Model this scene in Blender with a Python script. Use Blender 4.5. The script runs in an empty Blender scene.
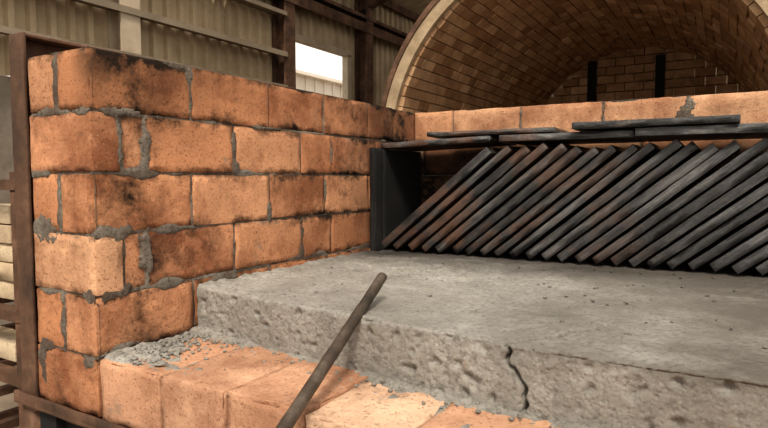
import bpy, math, random
from mathutils import Vector, Matrix, noise
random.seed(7)
D=1.1; ZC=1.6
A=math.radians(30.8); F=580.0
H=0.1086*D
TOP=ZC+0.226*D            # top of brick walls
SL=ZC-0.225*D             # slab top
LG=TOP-5*H                # ledge top
sc=bpy.context.scene

# ---------------- node helpers ----------------
def mat(name):
    m=bpy.data.materials.new(name); m.use_nodes=True
    nt=m.node_tree; b=nt.nodes['Principled BSDF']
    return m,nt,b
class N:
    def __init__(s,nt): s.nt=nt; s.tc=nt.nodes.new('ShaderNodeTexCoord')
    def lk(s,a,b): s.nt.links.new(a,b)
    def new(s,t): return s.nt.nodes.new(t)
    def mapping(s,scale=(1,1,1),rot=(0,0,0),src=None):
        m=s.new('ShaderNodeMapping'); m.inputs['Scale'].default_value=scale; m.inputs['Rotation'].default_value=rot
        s.lk(src or s.tc.outputs['Object'],m.inputs['Vector']); return m.outputs['Vector']
    def noise(s,scale,detail=6,rough=.6,vec=None,dist=0):
        n=s.new('ShaderNodeTexNoise'); n.inputs['Scale'].default_value=scale
        n.inputs['Detail'].default_value=detail; n.inputs['Roughness'].default_value=rough
        n.inputs['Distortion'].default_value=dist
        s.lk(vec or s.tc.outputs['Object'],n.inputs['Vector']); return n.outputs['Fac']
    def vor(s,scale,vec=None):
        n=s.new('ShaderNodeTexVoronoi'); n.inputs['Scale'].default_value=scale
        s.lk(vec or s.tc.outputs['Object'],n.inputs['Vector']); return n.outputs['Distance']
    def ramp(s,fac,stops):
        r=s.new('ShaderNodeValToRGB'); e=r.color_ramp.elements
        while len(e)<len(stops): e.new(.5)
        for i,(p,c) in enumerate(stops):
            e[i].position=p
            e[i].color=(c,c,c,1) if not isinstance(c,tuple) else (*c,1)
        s.lk(fac,r.inputs['Fac']); return r.outputs['Color']
    def mix(s,fac,a,b,mode='MIX'):
        m=s.new('ShaderNodeMix'); m.data_type='RGBA'; m.blend_type=mode
        for sock,v in ((m.inputs[0],fac),(m.inputs[6],a),(m.inputs[7],b)):
            if isinstance(v,bpy.types.NodeSocket): s.lk(v,sock)
            elif isinstance(v,tuple): sock.default_value=(*v,1)
            else: sock.default_value=v
        return m.outputs[2]
    def math(s,op,a,b=0.0,clamp=False):
        m=s.new('ShaderNodeMath'); m.operation=op; m.use_clamp=clamp
        for sock,v in ((m.inputs[0],a),(m.inputs[1],b)):
            if isinstance(v,bpy.types.NodeSocket): s.lk(v,sock)
            else: sock.default_value=v
        return m.outputs[0]
    def xyz(s):
        x=s.new('ShaderNodeSeparateXYZ'); s.lk(s.tc.outputs['Object'],x.inputs[0]); return x.outputs
    def maprange(s,v,a,b,c=0.,d=1.):
        m=s.new('ShaderNodeMapRange'); s.lk(v,m.inputs[0])
        for i,q in enumerate((a,b,c,d)): m.inputs[i+1].default_value=q
        return m.outputs[0]
    def bump(s,bs,h,strength=.5,dist=.01,prev=None):
        b=s.new('ShaderNodeBump'); b.inputs['Strength'].default_value=strength; b.inputs['Distance'].default_value=dist
        s.lk(h,b.inputs['Height'])
        if prev: s.lk(prev,b.inputs['Normal'])
        s.lk(b.outputs[0],bs.inputs['Normal']); return b.outputs[0]

def brick_mat(name,cols,soot=.5,sootcol=(.024,.015,.010),mortar=True,zone=None,rough=.9,speck=1.0,courses=False,burn=.6):
    m,nt,b=mat(name); n=N(nt)
    g=n.new('ShaderNodeNewGeometry')
    rnd=g.outputs['Random Per Island']
    base=n.ramp(rnd,[(0,cols[0]),(.35,cols[1]),(.7,cols[2]),(1,cols[3])])
    n1=n.noise(7,10,.7)
    base=n.mix(n.ramp(n1,[(.42,0.),(.68,1.)]),base,n.mix(1.,base,(1.4,1.42,1.42),'MULTIPLY'))
    r2=n.math('FRACT',n.math('MULTIPLY',rnd,7.31))
    bn=n.math('ADD',n.noise(5.2,9,.7),n.math('MULTIPLY',n.math('SUBTRACT',r2,.5),.16))
    base=n.mix(n.ramp(bn,[(.44,0.),(.62,burn)]),base,(.17,.055,.024))
    sp=n.noise(170,3,.7)
    base=n.mix(n.ramp(sp,[(.34,.62*speck),(.43,0.)]),base,(.14,.055,.028))
    sp2=n.noise(240,2,.6)
    base=n.mix(n.ramp(sp2,[(.62,0.),(.72,.4*speck)]),base,(.66,.46,.32))
    if mortar:
        mk=n.noise(7.5,10,.74,dist=.5)
        if courses:
            x=n.xyz()
            fr=n.math('FRACT',n.math('DIVIDE',n.math('SUBTRACT',TOP+H*20,x[2]),H))
            prox=n.math('ABSOLUTE',n.math('SUBTRACT',fr,.5))
            mk=n.math('ADD',mk,n.maprange(prox,.36,.5,0,.08))
        base=n.mix(n.ramp(mk,[(.61,0.),(.68,.55)]),base,(.25,.20,.155))
    s1=n.noise(4.5,11,.76,vec=n.mapping((1,1,1.2)))
    if courses: s1=n.math('ADD',s1,n.math('MULTIPLY',n.math('SUBTRACT',r2,.5),.09))
    sm=n.maprange(s1,.63-soot*.14,.79-soot*.12,0,.85)
    if courses:
        x=n.xyz()
        fr=n.math('FRACT',n.math('DIVIDE',n.math('SUBTRACT',TOP+H*20,x[2]),H))
        prox=n.math('ABSOLUTE',n.math('SUBTRACT',fr,.5))
        ed=n.math('ADD',n.noise(11,9,.74),n.maprange(prox,.2,.5,-.10,.14))
        sm=n.math('ADD',sm,n.maprange(ed,.54,.70,0,.8),True)
    if zone: sm=n.math('ADD',sm,zone(n),True)
    base=n.mix(sm,base,sootcol)
    n.lk(base,b.inputs['Base Color']); b.inputs['Roughness'].default_value=rough
    b.inputs['Specular IOR Level'].default_value=.2
    p=n.bump(b,n.noise(45,10,.75),.6,.007)
    n.bump(b,n.ramp(n.noise(170,4,.7),[(.30,0.),(.46,1.)]),.4,.0025,p)
    return m

BC=[(.45,.215,.118),(.53,.275,.155),(.38,.165,.08),(.57,.33,.20)]
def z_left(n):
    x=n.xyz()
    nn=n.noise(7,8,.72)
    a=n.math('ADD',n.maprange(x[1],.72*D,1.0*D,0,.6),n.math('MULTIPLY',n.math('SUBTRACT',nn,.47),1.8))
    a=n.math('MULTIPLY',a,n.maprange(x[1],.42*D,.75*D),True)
    zz=n.math('MULTIPLY',n.maprange(x[2],TOP-.16,TOP-.01),n.maprange(x[1],.46,.0))
    zz=n.math('MULTIPLY',zz,n.maprange(nn,.35,.52))
    zz=n.math('MULTIPLY',zz,n.maprange(x[0],-.06,-.0,.15,.97))
    c=n.math('ABSOLUTE',n.math('SUBTRACT',x[1],.09*D))
    c=n.math('MULTIPLY',n.maprange(c,.085,.0),n.maprange(n.noise(9,9,.74),.42,.62,0,.85))
    c=n.math('MULTIPLY',c,n.maprange(x[0],-.05,-.01))
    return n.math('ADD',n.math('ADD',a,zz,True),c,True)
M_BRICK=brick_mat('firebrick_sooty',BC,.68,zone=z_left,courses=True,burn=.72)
def z_back(n):
    x=n.xyz(); nn=n.noise(6,8,.7)
    a=n.math('ADD',n.maprange(x[2],TOP-H*.9,TOP-H*1.35,0,.9),n.math('MULTIPLY',n.math('SUBTRACT',nn,.55),1.3),True)
    return n.math('MULTIPLY',a,n.maprange(x[2],TOP-.02,TOP-H),True)
M_BRICKB=brick_mat('firebrick_back',[(.46,.25,.145),(.54,.325,.20),(.40,.195,.105),(.60,.39,.255)],.45,zone=z_back)
M_BRICKL=brick_mat('firebrick_ledge',[(.48,.275,.175),(.54,.33,.22),(.41,.215,.13),(.59,.40,.28)],.5,burn=.5)
M_BRICKV=brick_mat('vault_brick',[(.36,.225,.125),(.45,.295,.175),(.27,.155,.08),(.53,.36,.225)],.5,sootcol=(.05,.03,.018),mortar=False,speck=.4,burn=.3)
M_BRICKP=brick_mat('stacked_brick',[(.5,.4,.28),(.55,.44,.3),(.42,.32,.22),(.6,.5,.36)],.2,mortar=False,burn=.1)

def mortar_mat(name,cc):
    m,nt,b=mat(name); n=N(nt)
    c=n.ramp(n.noise(14,8,.7),[(.3,cc[0]),(.55,cc[1]),(.8,cc[2])])
    c=n.mix(n.ramp(n.noise(120,3,.6),[(.36,.7),(.46,0.)]),c,(.05,.04,.03))
    c=n.mix(n.ramp(n.noise(6,8,.7),[(.45,0.),(.57,.8)]),c,(.08,.05,.035))
    n.lk(c,b.inputs['Base Color']); b.inputs['Roughness'].default_value=.95
    n.bump(b,n.noise(110,8,.75),.8,.008); return m
M_MORTAR=mortar_mat('grey_mortar',((.13,.112,.09),(.22,.192,.158),(.33,.295,.245)))
def slab_mat():
    m,nt,b=mat('rough_concrete'); n=N(nt); x=n.xyz()
    c=n.ramp(n.noise(7,10,.72),[(.3,(.25,.238,.215)),(.5,(.36,.342,.308)),(.72,(.50,.48,.44))])
    c=n.mix(n.ramp(n.noise(85,6,.8),[(.37,.7),(.5,0.)]),c,(.12,.11,.098))
    c=n.mix(n.ramp(n.noise(2.2,6,.6),[(.42,0.),(.66,.5)]),c,(.17,.152,.128))
    c=n.mix(n.ramp(n.noise(140,4,.6),[(.62,0.),(.72,.5)]),c,(.58,.55,.5))
    c=n.mix(n.ramp(n.noise(40,4,.6),[(.69,0.),(.75,.4)]),c,(.42,.22,.13))
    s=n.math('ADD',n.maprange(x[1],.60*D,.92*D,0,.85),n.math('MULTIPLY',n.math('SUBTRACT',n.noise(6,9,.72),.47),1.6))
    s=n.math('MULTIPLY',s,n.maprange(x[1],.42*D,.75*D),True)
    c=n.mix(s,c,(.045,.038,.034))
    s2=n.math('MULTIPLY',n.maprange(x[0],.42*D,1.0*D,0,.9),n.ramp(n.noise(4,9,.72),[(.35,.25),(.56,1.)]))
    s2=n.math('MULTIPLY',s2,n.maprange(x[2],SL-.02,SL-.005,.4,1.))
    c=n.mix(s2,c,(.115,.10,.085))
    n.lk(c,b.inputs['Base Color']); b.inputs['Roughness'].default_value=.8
    b.inputs['Specular IOR Level'].default_value=.4
    p=n.bump(b,n.noise(38,12,.8,dist=.4),.7,.012)
    n.bump(b,n.ramp(n.vor(120),[(.0,0.),(.5,1.)]),.35,.004,p)
    return m
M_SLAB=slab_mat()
TH=math.radians(39.5)
def tile_mat(name='charred_tile',rot=True):
    m,nt,b=mat(name); n=N(nt)
    v=n.mapping((1.2,6,12) if rot else (3,8,14),(0,0,0),
        src=n.mapping((1,1,1),(0,TH if rot else 0,0)))
    g=n.new('ShaderNodeNewGeometry')
    st=n.noise(3.2,10,.78,vec=v)
    c=n.ramp(st,[(.36,(.010,.0095,.0095)),(.5,(.042,.041,.041)),(.66,(.17,.168,.166))])
    br_=n.ramp(g.outputs['Random Per Island'],[(0,.3),(.3,1.),(.7,.6),(1,1.3)])
    c=n.mix(1.,c,br_,'MULTIPLY')
    x=n.xyz()
    c=n.mix(n.math('MULTIPLY',n.ramp(n.noise(6,7,.7),[(.48,0.),(.60,.6)]),n.maprange(x[0],.95,.5,.05,1.)),c,(.14,.07,.042))
    n.lk(c,b.inputs['Base Color'])
    n.lk(n.ramp(st,[(.3,.5),(.7,.24)]),b.inputs['Roughness'])
    b.inputs['Specular IOR Level'].default_value=.7
    p=n.bump(b,st,.5,.008)
    n.bump(b,n.noise(80,8,.7),.55,.005,p)
    return m
M_TILE=tile_mat(); M_TILEF=tile_mat('charred_tile_flat',False)
def metal_mat(name,c1,c2,c3,rough=.75,metal=.2,sc_=6,bump=.4):
    m,nt,b=mat(name); n=N(nt)
    c=n.ramp(n.noise(sc_,8,.7),[(.32,c1),(.52,c2),(.72,c3)])
    n.lk(c,b.inputs['Base Color']); b.inputs['Roughness'].default_value=rough; b.inputs['Metallic'].default_value=metal
    n.bump(b,n.noise(sc_*12,8,.7),bump,.006); return m
M_RUST=metal_mat('rusty_steel',(.04,.024,.016),(.12,.065,.04),(.25,.14,.09))
M_PIPE=metal_mat('weathered_pipe',(.035,.027,.02),(.09,.068,.052),(.19,.155,.12),.5,.4,16)
M_BLACK=metal_mat('black_steel',(.004,.004,.004),(.009,.008,.008),(.025,.023,.022),.9,.0)
M_SHEET=metal_mat('painted_sheet',(.31,.235,.15),(.43,.335,.22),(.52,.42,.29),.6,.0,1.5,.1)
M_SHEETD=metal_mat('roof_sheet',(.16,.125,.09),(.22,.175,.125),(.3,.24,.18),.6,.0,1.5,.1)
M_COL=metal_mat('painted_column',(.30,.24,.17),(.42,.34,.25),(.5,.42,.31),.6,.0,3,.1)
M_RIM=metal_mat('kiln_rim',(.24,.175,.11),(.38,.285,.185),(.49,.385,.265),.85,0,7,.6)
M_BASE=metal_mat('plaster',(.16,.13,.10),(.24,.2,.16),(.3,.26,.21),.9,0,3,.4)
M_PALE=metal_mat('pale_render',(.66,.58,.49),(.74,.67,.58),(.8,.74,.66),.9,0,2,.2)
M_FLOOR=metal_mat('dusty_floor',(.17,.13,.095),(.25,.2,.15),(.34,.28,.22),.95,0,3,.5)

# ---------------- mesh helpers ----------------
class Acc:
    def __init__(s): s.v=[]; s.f=[]
    def obj(s,name,m,smooth=True,parent=None):
        me=bpy.data.meshes.new(name); me.from_pydata(s.v,[],s.f); me.update()
        if smooth: me.polygons.foreach_set('use_smooth',[True]*len(me.polygons))
        o=bpy.data.objects.new(name,me); sc.collection.objects.link(o); me.materials.append(m)
        if parent: o.parent=parent
        return o
    def box(s,x0,x1,y0,y1,z0,z1,M=None):
        k=len(s.v)
        for p in ((x0,y0,z0),(x1,y0,z0),(x1,y1,z0),(x0,y1,z0),(x0,y0,z1),(x1,y0,z1),(x1,y1,z1),(x0,y1,z1)):
            s.v.append(tuple(M@Vector(p)) if M else p)
        s.f+= [tuple(k+i for i in q) for q in ((3,2,1,0),(4,5,6,7),(0,1,5,4),(1,2,6,5),(2,3,7,6),(3,0,4,7))]
    def rbox(s,x0,x1,y0,y1,z0,z1,res=.012,b=.0025,amp=.0014,chip=.006,M=None,seed=None):
        if seed is None: seed=random.random()*50
        lo=Vector((x0,y0,z0)); hi=Vector((x1,y1,z1)); cs=[]
        for a in range(3):
            L=hi[a]-lo[a]; bb=min(b,L*.3); n_=max(1,int((L-2*bb)/res))
            cs.append([lo[a],lo[a]+bb*.35]+[lo[a]+bb+(L-2*bb)*i/n_ for i in range(n_+1)]+[hi[a]-bb*.35,hi[a]])
        nx,ny,nz=[len(c)-1 for c in cs]
        idx={}
        def vid(i,j,k):
            key=(i,j,k)
            if key in idx: return idx[key]
            p=Vector((cs[0][i],cs[1][j],cs[2][k]))
            q=Vector([min(max(p[a],lo[a]+min(b,(hi[a]-lo[a])*.3)),hi[a]-min(b,(hi[a]-lo[a])*.3)) for a in range(3)])
            d=p-q; edge=sum(1 for a in range(3) if abs(d[a])>1e-6)
            if edge>1: p=q+d.normalized()*b
            sd=Vector((seed,seed*1.7,-seed))
            nv=noise.noise_vector(p*14+sd)*amp+noise.noise_vector(p*60+sd)*amp*.5
            if chip and edge>1:
                c=max(0,noise.noise(p*22+sd)-.12)*chip*3+max(0,noise.noise(p*70+sd))*chip*.5
                p=p-d.normalized()*c
            p=p+nv
            if M: p=M@p
            s.v.append(tuple(p)); idx[key]=len(s.v)-1; return idx[key]
        F_=s.f
        for i in range(nx):
            for j in range(ny):
                F_.append((vid(i,j,0),vid(i,j+1,0),vid(i+1,j+1,0),vid(i+1,j,0)))
                F_.append((vid(i,j,nz),vid(i+1,j,nz),vid(i+1,j+1,nz),vid(i,j+1,nz)))
            for k in range(nz):
                F_.append((vid(i,0,k),vid(i+1,0,k),vid(i+1,0,k+1),vid(i,0,k+1)))
                F_.append((vid(i,ny,k),vid(i,ny,k+1),vid(i+1,ny,k+1),vid(i+1,ny,k)))
        for j in range(ny):
            for k in range(nz):
                F_.append((vid(0,j,k),vid(0,j,k+1),vid(0,j+1,k+1),vid(0,j+1,k)))
                F_.append((vid(nx,j,k),vid(nx,j+1,k),vid(nx,j+1,k+1),vid(nx,j,k+1)))
    def blob(s,c,r,flat=(1,1,1),seg=14,seed=0,rough=.35,freq=2.5):
        k=len(s.v); rings=seg//2
        for i in range(rings+1):
            ph=math.pi*i/rings
            for j in range(seg):
                t=2*math.pi*j/seg
                d=Vector((math.sin(ph)*math.cos(t),math.sin(ph)*math.sin(t),math.cos(ph)))
                rr=r*(1+rough*noise.noise(d*freq+Vector((seed,seed,seed)))+rough*.6*noise.noise(d*freq*2.7+Vector((seed,0,seed))))
                s.v.append((c[0]+d.x*rr*flat[0],c[1]+d.y*rr*flat[1],c[2]+d.z*rr*flat[2]))
        for i in range(rings):
            for j in range(seg):
                a=k+i*seg+j; b2=k+i*seg+(j+1)%seg
                s.f.append((a,a+seg,b2+seg,b2))
    def grid(s,fn,us,vs):
        k=len(s.v); n=len(vs)
        for u in us:
            for v in vs: s.v.append(fn(u,v))
        for i in range(len(us)-1):
            for j in range(n-1):
                q=k+i*n+j; s.f.append((q,q+n,q+n+1,q+1))
def frange(a,b,st):
    n=max(1,int((b-a)/st)); return [a+(b-a)*i/n for i in range(n+1)]
def empty(name,loc=(0,0,0)):
    e=bpy.data.objects.new(name,None); sc.collection.objects.link(e); return e
# mortar skin: relief that reaches the brick face only round joints and where mortar was smeared
def skin_h(u,z,joints,smears,seed,gain=1.0,deep=-.0038):
    row=(TOP-z)/H; r=int(math.floor(row)); fz=abs(row-round(row))*H
    dj=fz
    if 0<=r<len(joints):
        for q in joints[r]: dj=min(dj,abs(u-q))
    p=Vector((u,z,seed))
    n1=noise.noise(p*9); n2=noise.noise(p*32); n3=noise.noise(p*85); n4=noise.noise(p*160)
    w=.0026+.016*gain*max(0,n1-.25)+.002*n2
    h=deep+.0012*n2+.010*max(0,n1-.16)+.0010*n3+.0005*n4-max(0,dj-w)*.8
    for (su,sz,sw,sh) in smears:
        rr=math.sqrt(((u-su)/sw)**2+((z-sz)/sh)**2)*1.15+.8*n2+.5*n3+.4*n1+.25*n4
        if rr<1: h=max(h,.0026*(1-rr)**.5+.0012*n3+.0008*n4-.0009)
    return max(h,-.0075)

J=.0022
# ---------------- left firebrick wall ----------------
W=.19*D
e=empty('firebrick_wall'); br=Acc(); mo=Acc()
odd=[0,.218,.45,.67,.89,1.04,1.19]; even=[0,.058,.11,.335,.57,.70,.93,1.19]
for r in range(6):
    z1=TOP-r*H-J; z0=TOP-(r+1)*H+J
    bk=odd if r%2==0 else even
    for i in range(len(bk)-1):
        y0,y1=bk[i]*D,bk[i+1]*D
        jj=J if i else 0
        off=random.uniform(-.004,.004)
        dz=random.uniform(-.0012,.0012)
        if r%2==1 and i==0:
            br.rbox(-W,0,0,y1-J,z0,z1); continue
        if r%2==1 and i==1: off=-.005
        br.rbox(-.094*D,off,y0+jj,y1-J,z0+dz,z1+dz)
        if i==0: br.rbox(-W,-.103*D,y0+.002,y1-J,z0,z1,res=.016)
        else: br.rbox(-W,-.1*D,y0+J,y1-J,z0,z1,res=.035)
mo.rbox(-W+.008,-.010,.010,1.19*D,TOP-6*H+.004,TOP-.006,res=.03,amp=.001,chip=0)
br.obj('bricks',M_BRICK,parent=e)
JX=[[q*D for q in (odd if r%2==0 else even)[1:]] for r in range(6)]
SX=[(.05*D,TOP-H,.05,.010),(.055*D,TOP-1.5*H,.009,.05),(.112*D,TOP-1.55*H,.012,.055),(.035*D,TOP-3*H,.05,.015),(.11*D,TOP-3.4*H,.016,.055),
 (.04*D,TOP-4*H,.035,.018),(.336*D,TOP-1.4*H,.012,.035),(.34*D,TOP-1.85*H,.022,.018),(.45*D,TOP-2.8*H,.012,.03),(.57*D,TOP-3.5*H,.010,.05),(.44*D,TOP-H,.06,.006),
 (.67*D,TOP-2.4*H,.010,.04),(.3*D,TOP-4.1*H,.06,.012),(.6*D,TOP-3.98*H,.07,.010),(.7*D,TOP-1.5*H,.010,.035),(.05,TOP-4.95*H,.04,.010),(.218*D,TOP-.6*H,.007,.04)]
mo.grid(lambda u,z:(skin_h(u,z,JX,SX,2.0),u,z),frange(.001,1.0*D,.0036),frange(TOP-5*H-.01,TOP-.002,.0036))
JY=[[.0985*D] if r%2==0 else [] for r in range(6)]
SY=[(.1*D,TOP-.45*H,.013,.07),(.13,TOP-H,.06,.011),(.03,TOP-1.02*H,.035,.010),(.18,TOP-2*H,.05,.013),(.17,TOP-3.0*H,.045,.030),(.02,TOP-4*H,.03,.016),(.18,TOP-5*H,.04,.014),(.19,TOP-5.3*H,.018,.05),
 (.1*D,TOP-4.5*H,.014,.06),(.1*D,TOP-2.5*H,.010,.06),(.03,TOP-5.1*H,.03,.018)]
mo.grid(lambda u,z:(-u,-skin_h(u,z,JY,SY,7.0),z),frange(.001,W-.002,.0036),frange(TOP-6*H+.004,TOP-.002,.0036))
mo.obj('mortar',M_MORTAR,parent=e)

# ---------------- back firebrick wall ----------------
e=empty('refractory_parapet'); br=Acc(); mo=Acc()
YB=1.19*D; XE=2.15*D
b1=[-.19,.142,.373,.618,.838,1.07,1.3,1.53,1.76,2.0,2.15]; b2=[-.19,.03,.26,.49,.72,.95,1.18,1.41,1.64,1.87,2.15]
for r in range(6):
    z1=TOP-r*H-J; z0=TOP-(r+1)*H+J; bk=b1 if r%2==0 else b2
    for i in range(len(bk)-1):
        br.rbox(bk[i]*D+J,bk[i+1]*D-J,YB+random.uniform(0,.003)+.002,YB+.2*D,z0,z1,res=.016)
mo.rbox(-W+.01,XE-.01,YB+.013,YB+.2*D-.01,TOP-6*H+.004,TOP-.008,res=.04,chip=0,amp=.001)
JB=[[q*D for q in (b1 if r%2==0 else b2)] for r in range(6)]
SB=[(.838*D,TOP-.45*H,.026,.055),(.373*D,TOP-.5*H,.006,.04),(.62*D,TOP-.6*H,.006,.04)]
mo.grid(lambda u,z:(u,YB+.002-skin_h(u,z,JB,SB,11.0,.3,-.0045),z),frange(.004,1.4*D,.005),frange(TOP-1.3*H,TOP-.002,.005))
br.obj('bricks',M_BRICKB,parent=e); mo.obj('mortar',M_MORTAR,parent=e)

# ---------------- brick ledge ----------------
e=empty('brick_ledge'); br=Acc(); mo=Acc()
lb=[.004,.165,.31,.46,.61,.76,.92,1.07,1.22,1.4,1.6,1.8,2.0,2.15]
for i in range(len(lb)-1):
    dz=random.uniform(-.003,.002)
    br.rbox(lb[i]*D+.0015,lb[i+1]*D-.0015,random.uniform(-.004,.003),.215*D,LG-H+J,LG+dz,res=.010,b=.003,chip=.010,amp=.002)
    br.rbox(lb[i]*D+.002,lb[i+1]*D-.002,.222*D,.42*D,LG-H+J,LG-.002,res=.04)
mo.rbox(.006,XE-.006,.012,1.17*D,LG-H+.004,LG-.012,res=.03,chip=0,amp=.001)
br.obj('bricks',M_BRICKL,parent=e); mo.obj('mortar',M_MORTAR,parent=e)

CX=.70*D
def yf(x): 
    return D*(.222-.075*min(max(x,0)/(.7*D),1))+.004*noise.noise(Vector((x*5,0,3)))
a=Acc()
def dust(x,y):
    p=Vector((x,y,4)); n1=noise.noise(p*8); n2=noise.noise(p*35); n3=noise.noise(p*90); n4=noise.noise(p*180)
    near=max(0,1-x/.19)**1.2*(1.0 if y>.02 else max(0,y/.02))
    d2=yf(x)-y; foot=max(0,1-max(d2,0)/.035)
    h=-.006+.0105*near+.008*foot+.006*n1+.0045*n2+.0035*n3+.002*n4
    return (x,y,LG+max(min(h,.013),-.008))
a.grid(dust,frange(.002,.95*D,.0038),frange(.004,.24*D,.0038))
rd=random.Random(3)
for i in range(230):
    x=abs(rd.gauss(0,.07))+.008; y=rd.uniform(.015,.2*D)
    r=rd.choice([.0015,.002,.003,.004,.006]) 
    a.blob((x,y,LG+r*.4+.001),r,(1,1.1,.7),9,i,1.1,2.4)
for i in range(120):
    x=rd.uniform(.0,.9*D); y=yf(x)-.012-abs(rd.gauss(0,.025)); r=rd.choice([.0015,.002,.003,.004])
    if y>.01: a.blob((x+.008,y,LG+r*.4),r,(1,1,.7),8,i,1.0,2.2)
a.obj('mortar_crumbs',M_SLAB,parent=e)

# ---------------- furnace base (steel cased plinth) ----------------
a=Acc(); ZB=TOP-6*H
a.box(-.2*D,XE,.02,YB+.2*D,0,ZB-.001)
for x in (-.19*D,.5*D,1.2*D,1.9*D): a.box(x,x+.06,-.0,.02,.0,ZB-.02)
a.obj('furnace_base',M_BLACK,False)

# ---------------- concrete slab ----------------
xs=[];x=.002
while x<XE:
    xs.append(x); x+= .002 if abs(x-CX-.01)<.035 else (.004 if x<1.2*D else .012)
xs.append(XE)
a=Acc(); hgt=SL-LG; rr=.005
prof=[]
nf=28
for i in range(nf+1): prof.append(('f',i/nf*(hgt-rr)))
for i in range(1,4): prof.append(('c',i/4*math.pi/2))
ys=[0.0]
while ys[-1]<.98*D: ys.append(ys[-1]+(.0040 if ys[-1]<.5*D else .007))
for y in ys: prof.append(('t',y))
P=len(prof)
def crackx(s): 
    return CX+.030*noise.noise(Vector((s*14,1.3,0)))+.010*noise.noise(Vector((s*60,4,0)))+max(0,s-hgt)*.45
for x in xs:
    f=yf(x)
    for (k,v) in prof:
        if k=='f':
            p=Vector((x,f,LG-.001+v)); nrm=Vector((0,-1,.0)); s=v
        elif k=='c':
            p=Vector((x,f+rr-rr*math.cos(v),SL-rr+rr*math.sin(v))); nrm=Vector((0,-math.cos(v),math.sin(v))); s=hgt-rr+rr*v
        else:
            yy=f+rr+v*(1.02*D-f-rr)/(.98*D); p=Vector((x,yy,SL)); nrm=Vector((0,0,1)); s=hgt+v
        n1=noise.noise(p*6); n2=noise.noise(p*22); n3=noise.noise(p*55+Vector((3,3,3))); n4=noise.noise(p*120)
        if k=='t':
            mask=max(0,.3+1.4*noise.noise(p*4+Vector((9,0,0))))
            rid=1-abs(noise.noise(Vector((p.x*16,p.y*30,7))))*2
            d=.0030*n1+.0020*n2*(.4+mask)+.0026*n3*(.2+mask)+.0020*n4*(.3+mask)+.0018*rid*mask
            if x<.05: d+=(.05-x)*.2*(.5+.5*noise.noise(p*30))
        else:
            d=.0015*n1+.0018*n2+.0018*n3+.0014*n4-max(0,n2-.3)*.010-max(0,n3-.28)*.022
        cw=abs(x-crackx(s))
        if s<hgt+.28:
            fade=1 if s<hgt+.05 else max(0,1-(s-hgt-.05)/.23)
            d-=.022*math.exp(-(cw/.0028)**2)*fade
        if x>CX and k!='t': d-=.005
        p=p+nrm*d
        p.x=max(p.x,.0005)
        a.v.append(tuple(p))
for i in range(len(xs)-1):
    for j in range(P-1):
        q=i*P+j; a.f.append((q,q+P,q+P+1,q+1))
a.box(.01,XE-.002,.26*D,1.0*D,LG+.001,SL-.022)
for i in range(170):
    x=rd.uniform(.02,1.3*D); y=rd.uniform(.25,.9*D); r=rd.choice([.0015,.002,.003,.004])
    a.blob((x,y,SL+.001+r*.3),r,(1,1,.7),6,i,.9,2)
a.obj('concrete_slab',M_SLAB)

# ---------------- black tile stack ----------------
e=empty('leaning_tile_stack'); a=Acc()
Ls=.458*D; k=0; X=.014*D
ZT=SL+.006
while X<1.75*D:
    th=TH+random.uniform(-.009,.009)
    T=.0215*D*random.uniform(.86,1.08)
    M=Matrix.Translation((X+T*math.sin(th),0,ZT))@Matrix.Rotation(-th,4,'Y')
    yo=.935*D+random.uniform(-.009,.009)
    L_=Ls+random.uniform(-.014,.010)
    a.rbox(0,L_,yo,yo+.19*D,0,T,res=.014,b=.0014,amp=.0010,chip=.004,M=M)
    X+=.0435*D*random.uniform(.93,1.07)
    if k in (1,2,4): X+=.010
    k+=1
a.obj('slanted_tiles',M_TILE,parent=e)
a=Acc(); zt=ZT+Ls*math.sin(TH)+.0215*D*math.cos(TH)+.010
def plate(x0,x1,y0,y1,z,t,rz=0,ry=0):
    cx=(x0+x1)/2*D; cy=(y0+y1)/2*D
    M=Matrix.Translation((cx,cy,z))@Matrix.Rotation(rz,4,'Z')@Matrix.Rotation(ry,4,'Y')
    a.rbox(-(x1-x0)/2*D,(x1-x0)/2*D,-(y1-y0)/2*D,(y1-y0)/2*D,0,t,res=.014,b=.0015,amp=.001,chip=.004,M=M)
plate(.02,.37,.93,1.17,zt-.002,.018,0,-.03)
plate(.40,.74,.92,1.17,zt+.002,.019,0,-.0)
plate(.745,1.10,.90,1.16,zt+.002,.022,0,0)
plate(1.11,1.5,.92,1.17,zt,.022)
plate(1.51,1.9,.92,1.17,zt,.022)
plate(.17,.54,.94,1.17,zt+.026,.014,0.04)
plate(.60,.96,.89,1.15,zt+.027,.018,-.01)
a.obj('flat_tiles',M_TILEF,parent=e)
a=Acc()
a.rbox(.008,.026,.885*D,.97*D,SL-.002,zt-.006,amp=.001)
a.rbox(.026,.034,.93*D,1.18*D,SL-.002,zt-.01,amp=.001)
a.rbox(1.93*D,1.96*D,.9*D,1.18*D,SL-.002,zt+.02,amp=.001)
a.obj('side_plates',M_BLACK,parent=e)

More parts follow.
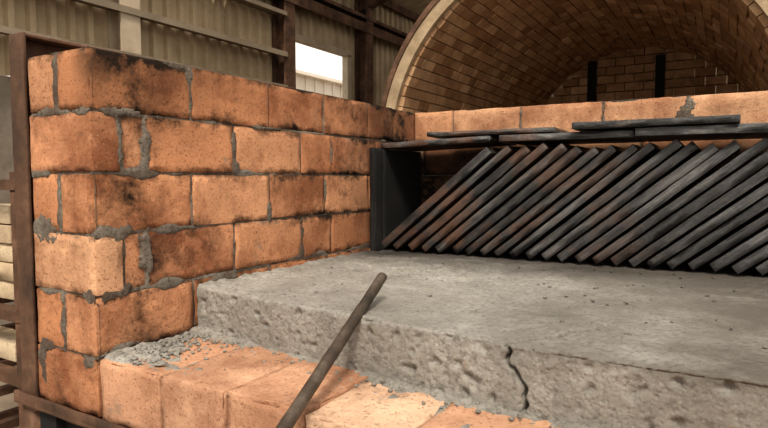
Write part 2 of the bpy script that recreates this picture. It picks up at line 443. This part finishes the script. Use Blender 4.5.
# ---------------- pipe ----------------
def P3(xc,zc,z): return Vector((.944*D+(xc*math.cos(A)-zc*math.sin(A))*D, -.6015*D+(xc*math.sin(A)+zc*math.cos(A))*D, ZC+z*D))
Lp=P3(-.117,.72,-.302); Tp=P3(-.003,1.05,-.180)
dr=(Tp-Lp).normalized(); Bp=Lp-dr*.35
a=Acc(); seg=20; u=dr.cross(Vector((0,0,1))).normalized(); w=u.cross(dr)
NS=50
for i in range(NS+1):
    c=Bp.lerp(Tp,i/NS)
    for j in range(seg):
        t=2*math.pi*j/seg; d=u*math.cos(t)+w*math.sin(t)
        r=.0100*(1+.08*noise.noise(c*25+d))
        a.v.append(tuple(c+d*r))
for i in range(NS):
    for j in range(seg):
        q=i*seg+j; q2=i*seg+(j+1)%seg; a.f.append((q,q2,q2+seg,q+seg))
def capend(c,sign,base):
    k=len(a.v)
    for j in range(seg):
        t=2*math.pi*j/seg; a.v.append(tuple(c+(u*math.cos(t)+w*math.sin(t))*.0075))
    for j in range(seg):
        t=2*math.pi*j/seg; a.v.append(tuple(c-dr*sign*.03+(u*math.cos(t)+w*math.sin(t))*.0075))
    for j in range(seg):
        j2=(j+1)%seg
        a.f.append((base+j,base+j2,k+j2,k+j)); a.f.append((k+j,k+j2,k+seg+j2,k+seg+j))
    a.f.append(tuple(k+seg+j for j in range(seg)))
capend(Tp,1,NS*seg); capend(Bp,-1,0)
a.obj('steel_pipe',M_PIPE)

# ---------------- rusty steel frame around wall ----------------
a=Acc()
zt2=ZC+.272*D; FX=-.245*D
a.rbox(FX,-.196*D,-.004,.004,ZB-.03,zt2,res=.03,b=.002,chip=.001)
a.rbox(FX,FX+.008,.004,.07,ZB-.03,zt2,res=.03,b=.002,chip=.001)
a.rbox(FX,FX+.008,.07,1.35*D,zt2-.05,zt2,res=.05,b=.002,chip=.001)
a.rbox(FX+.008,-.2*D,.0,1.35*D,zt2-.008,zt2,res=.05,b=.002,chip=.001)
a.rbox(FX,XE,-.022,.018,ZB-.012,ZB-.002,res=.03,b=.002,chip=.002)
a.rbox(FX,XE,-.022,-.014,ZB-.012,ZB+.014,res=.03,b=.002,chip=.002)
a.rbox(-.19*D,XE,YB+.2*D+.002,YB+.2*D+.012,TOP-.08,TOP+.018,res=.04,b=.002,chip=.002)
a.rbox(-.19*D,XE,YB+.2*D-.02,YB+.2*D+.012,TOP+.01,TOP+.02,res=.04,b=.002,chip=.002)
a.box(FX,-.205*D,-.004,.05,0,ZB-.02)
a.obj('steel_angle_frame',M_RUST)

# ---------------- brick kiln vault ----------------
e=empty('vaulted_brick_kiln')
KX,KY,KZ,KR=-.08,3.91,1.87,1.462; KL=3.95; TK=.17
br=Acc(); nA=50; rows=19; rl=KL/rows
for i in range(nA):
    t0=math.pi*i/nA; t1=math.pi*(i+1)/nA; g=.0024
    for j in range(-1,rows):
        y0=max(0,(j+(.5 if i%2 else 0))*rl)+.003; y1=min(KL,(j+1+(.5 if i%2 else 0))*rl)-.003
        if y1-y0<.03: continue
        ro=random.uniform(-.008,.011); k=len(br.v)
        for (yy) in (y0,y1):
            for (t,r) in ((t0+g,KR+ro),(t1-g,KR+ro),(t1-g,KR+.09),(t0+g,KR+.09)):
                br.v.append((KX+math.cos(t)*r,KY+yy,KZ+math.sin(t)*r))
        br.f+=[(k,k+1,k+2,k+3),(k+7,k+6,k+5,k+4),(k,k+4,k+5,k+1),(k+1,k+5,k+6,k+2),(k+2,k+6,k+7,k+3),(k+3,k+7,k+4,k)]
for sgn in (-1,1):
    zz=KZ-.005; r=0
    while zz>.05:
        for j in range(-1,rows):
            y0=max(0,(j+(.5 if r%2 else 0))*rl)+.003; y1=min(KL,(j+1+(.5 if r%2 else 0))*rl)-.003
            if y1-y0<.03: continue
            xa,xb=sorted((KX+sgn*(KR+random.uniform(-.003,.004)),KX+sgn*(KR+.09)))
            br.box(xa,xb,KY+y0,KY+y1,max(.01,zz-.108),zz)
        zz-=.115; r+=1
zz=.02; r=0
while zz<KZ+KR:
    x=-1.6-(.12 if r%2 else 0)
    while x<1.6:
        cx=x+.12; cz=zz+.05
        h_=max(0,cz-KZ)
        if math.hypot(cx,h_)<KR+.09: br.box(KX+x+.006,KX+x+.234,KY+KL+.003+random.uniform(0,.006),KY+KL+.12,zz+.006,zz+.108)
        x+=.24
    zz+=.115; r+=1
br.obj('vault_bricks',M_BRICKV,False,parent=e)
def shell(r0,r1,y0,y1,name,m):
    a=Acc(); pts=[]
    for i in range(65):
        t=math.pi*i/64; pts.append((math.cos(t),math.sin(t)))
    prof=[(1,None)]+pts+[(-1,None)]
    for (c,s_) in prof:
        for (r,y) in ((r0,y0),(r1,y0),(r1,y1),(r0,y1)):
            a.v.append((KX+c*r,y,0.0 if s_ is None else KZ+s_*r))
    n_=len(prof)
    for i in range(n_-1):
        for j in range(4):
            a.f.append((i*4+j,i*4+(j+1)%4,(i+1)*4+(j+1)%4,(i+1)*4+j))
    a.f.append((0,3,2,1)); q=(n_-1)*4; a.f.append((q,q+1,q+2,q+3))
    o=a.obj(name,m,False,parent=e); return o
shell(KR+.085,KR+.13,KY+.01,KY+KL+.15,'outer_shell',M_BASE)
shell(KR+.04,KR+TK,KY-.05,KY-.001,'rim_ring',M_RIM)
shell(KR+.14,KR+TK+.015,KY-.065,KY+.05,'rim_flange',M_RUST)
a=Acc(); a.box(KX-KR-.1,KX+KR+.1,KY+KL+.13,KY+KL+.16,0,KZ+.2)
for x in (-.66,.20): a.box(x-.055,x+.055,KY+KL-.05,KY+KL+.0,0.02,KZ+KR-.12)
a.obj('end_steel_posts',M_BLACK,False,parent=e)

# ---------------- shed ----------------
WX=-4.0; Y0=-2.5; Y1=14.0; EV=4.5
def ribbed(a,y0,y1,z0,z1,x=WX,pitch=.17,dep=.045):
    y=y0; pr=[]
    while y<y1:
        for (dy,dx) in ((0,0),(.09,0),(.105,dep),(.155,dep)):
            if y+dy<y1: pr.append((y+dy,dx))
        y+=pitch
    pr.append((y1,pr[-1][1]))
    k=len(a.v)
    for (yy,dx) in pr: a.v.append((x+dx,yy,z0)); a.v.append((x+dx,yy,z1))
    for i in range(len(pr)-1):
        q=k+i*2; a.f.append((q,q+2,q+3,q+1))
a=Acc()
WY0,WY1,WZ0,WZ1=5.30,6.68,2.45,3.44
ribbed(a,Y0,WY0,2.42,EV); ribbed(a,WY1,Y1,2.42,EV); ribbed(a,WY0,WY1,WZ1,EV)
o=a.obj('wall_left',M_SHEET,False)
a=Acc(); a.box(WX-.2,WX-.001,Y0,Y1,0,2.42); b_=a.obj('masonry_plinth',M_BASE,False); b_.parent=o
a=Acc()
for (q0,q1,r0,r1) in ((WY0-.05,WY1+.05,WZ1-.02,WZ1+.06),(WY0-.05,WY1+.05,WZ0-.03,WZ0+.05),(WY0-.05,WY0+.03,WZ0,WZ1),(WY1-.05,WY1+.05,WZ0,WZ1)):
    a.box(WX-.04,WX+.06,q0,q1,r0,r1)
a.obj('window_1',M_COL,False)
# neighbouring building seen through the window
a=Acc(); a.box(-16,-11,9,26,0,4.9); a.box(-16.2,-10.75,8.8,26.2,4.9,5.0)
for q in range(18,50): a.box(-11,-10.96,q*.5,q*.5+.1,0,4.9)
for z in (3.9,): a.box(-10.97,-10.9,9,26,z,z+.08)
a.obj('neighbouring_shed',M_PALE,False)
for i,(yc,w_) in enumerate(((-1.2,.2),(2.82,.2),(5.08,.2),(6.95,.2),(9.5,.2),(12,.2))):
    a=Acc(); x0=WX+.05
    a.box(x0,x0+.02,yc-w_/2,yc+w_/2,0,EV); a.box(x0+.18,x0+.2,yc-w_/2,yc+w_/2,0,EV); a.box(x0+.02,x0+.18,yc-.01,yc+.01,0,EV)
    a.obj('steel_column'+('.%03d'%i if i else ''),M_COL if i<2 else M_RUST,False)
for i,(z,d_,m,ya,yb) in enumerate(((3.10,.06,M_SHEETD,Y0,5.0),(3.6,.05,M_SHEETD,Y0,5.0),(3.78,.14,M_RUST,4.0,Y1),(3.98,.05,M_RUST,4,Y1),(2.7,.05,M_SHEETD,Y0,5.0))):
    a=Acc(); x0=WX+.26
    a.box(x0,x0+.015,ya,yb,z,z+d_); a.box(x0-.22,x0,ya,yb,z+d_-.012,z+d_)
    a.obj('wall_girt'+('.%03d'%i if i else ''),m,False)
a=Acc(); ribbed(a,-4,8,0,9,x=0,pitch=.25)
o=a.obj('wall_back',M_SHEET,False); o.rotation_euler=(0,0,-math.pi/2); o.location=(0,Y1,0)
e=empty('ceiling'); a=Acc(); RY=4.6
def roofz(x): return EV+(x-WX)*.28
y=RY; pr=[]
while y<Y1:
    for (dy,dx) in ((0,0),(.1,0),(.13,.035),(.23,.035)): pr.append((y+dy,dx))
    y+=.26
for (yy,dx) in pr: a.v.append((WX-.2,yy,roofz(WX-.2)+dx)); a.v.append((8,yy,roofz(8)+dx))
for i in range(len(pr)-1): a.f.append((2*i,2*i+1,2*i+3,2*i+2))
a.obj('roof_sheets',M_SHEET,False,parent=e)
a=Acc()
for x in [WX+.1+i*1.1 for i in range(10)]: a.box(x,x+.06,RY,Y1,roofz(x)-.14,roofz(x)-.02)
for yy in (5.1,6.95,9.5,12):
    k=len(a.v)
    for (x,z) in ((WX+.1,roofz(WX+.1)-.4),(8,roofz(8)-.4),(8,roofz(8)-.15),(WX+.1,roofz(WX+.1)-.15)):
        a.v.append((x,yy-.06,z)); a.v.append((x,yy+.06,z))
    a.f+=[(k,k+2,k+4,k+6),(k+1,k+7,k+5,k+3),(k,k+1,k+3,k+2),(k+4,k+5,k+7,k+6),(k+2,k+3,k+5,k+4)]
a.obj('roof_beams',M_RUST,False,parent=e)
a=Acc(); a.box(-20,12,-8,28,-.1,0); a.obj('floor',M_FLOOR,False)

# ---------------- rack with bricks ----------------
e=empty('steel_storage_rack'); a=Acc()
for x in (-2.6,-1.0):
    for y in (.35,1.2): a.box(x,x+.05,y,y+.05,0,1.62)
for z in (.35,.62,.9,1.12,1.56):
    for y in (.345,1.2): a.box(-2.6,-.95,y,y+.05,z,z+.035)
    for x in (-2.6,-2.2,-1.8,-1.4,-1.0): a.box(x,x+.04,.35,1.25,z-.004,z+.03)
a.obj('frame',M_RUST,False,parent=e)
a=Acc()
for z,n_ in ((1.155,5),(.935,1),(.385,2)):
    for r in range(n_):
        x=-2.55
        while x<-1.25:
            a.rbox(x,x+.22,.42+random.uniform(0,.02),.54,z+.001+r*.07,z+.066+r*.07,res=.1,amp=.001); x+=.235
a.obj('bricks',M_BRICKP,parent=e)

# ---------------- lights ----------------
w=bpy.data.worlds.new('w'); sc.world=w; w.use_nodes=True
bg=w.node_tree.nodes['Background']; bg.inputs[0].default_value=(1.0,.95,.87,1); bg.inputs[1].default_value=1.1
L=bpy.data.lights.new('sun','SUN'); L.energy=3.1; L.angle=math.radians(12); L.color=(1,.91,.78)
o=bpy.data.objects.new('sun',L); sc.collection.objects.link(o)
o.rotation_euler=Vector((-.4,.75,-1)).to_track_quat('-Z','Y').to_euler()

# ---------------- camera ----------------
cd=bpy.data.cameras.new('cam'); cd.sensor_width=36; cd.lens=F/768*36; cd.clip_start=.02
c=bpy.data.objects.new('cam',cd); sc.collection.objects.link(c); sc.camera=c
c.location=(.944*D,-.6015*D,ZC)
c.rotation_euler=(math.radians(90-3.55),0,A)
sc.view_settings.view_transform='Standard'
for lk in ('Medium High Contrast','Standard - Medium High Contrast'):
    try:
        sc.view_settings.look=lk; break
    except Exception: pass
sc.view_settings.exposure=0
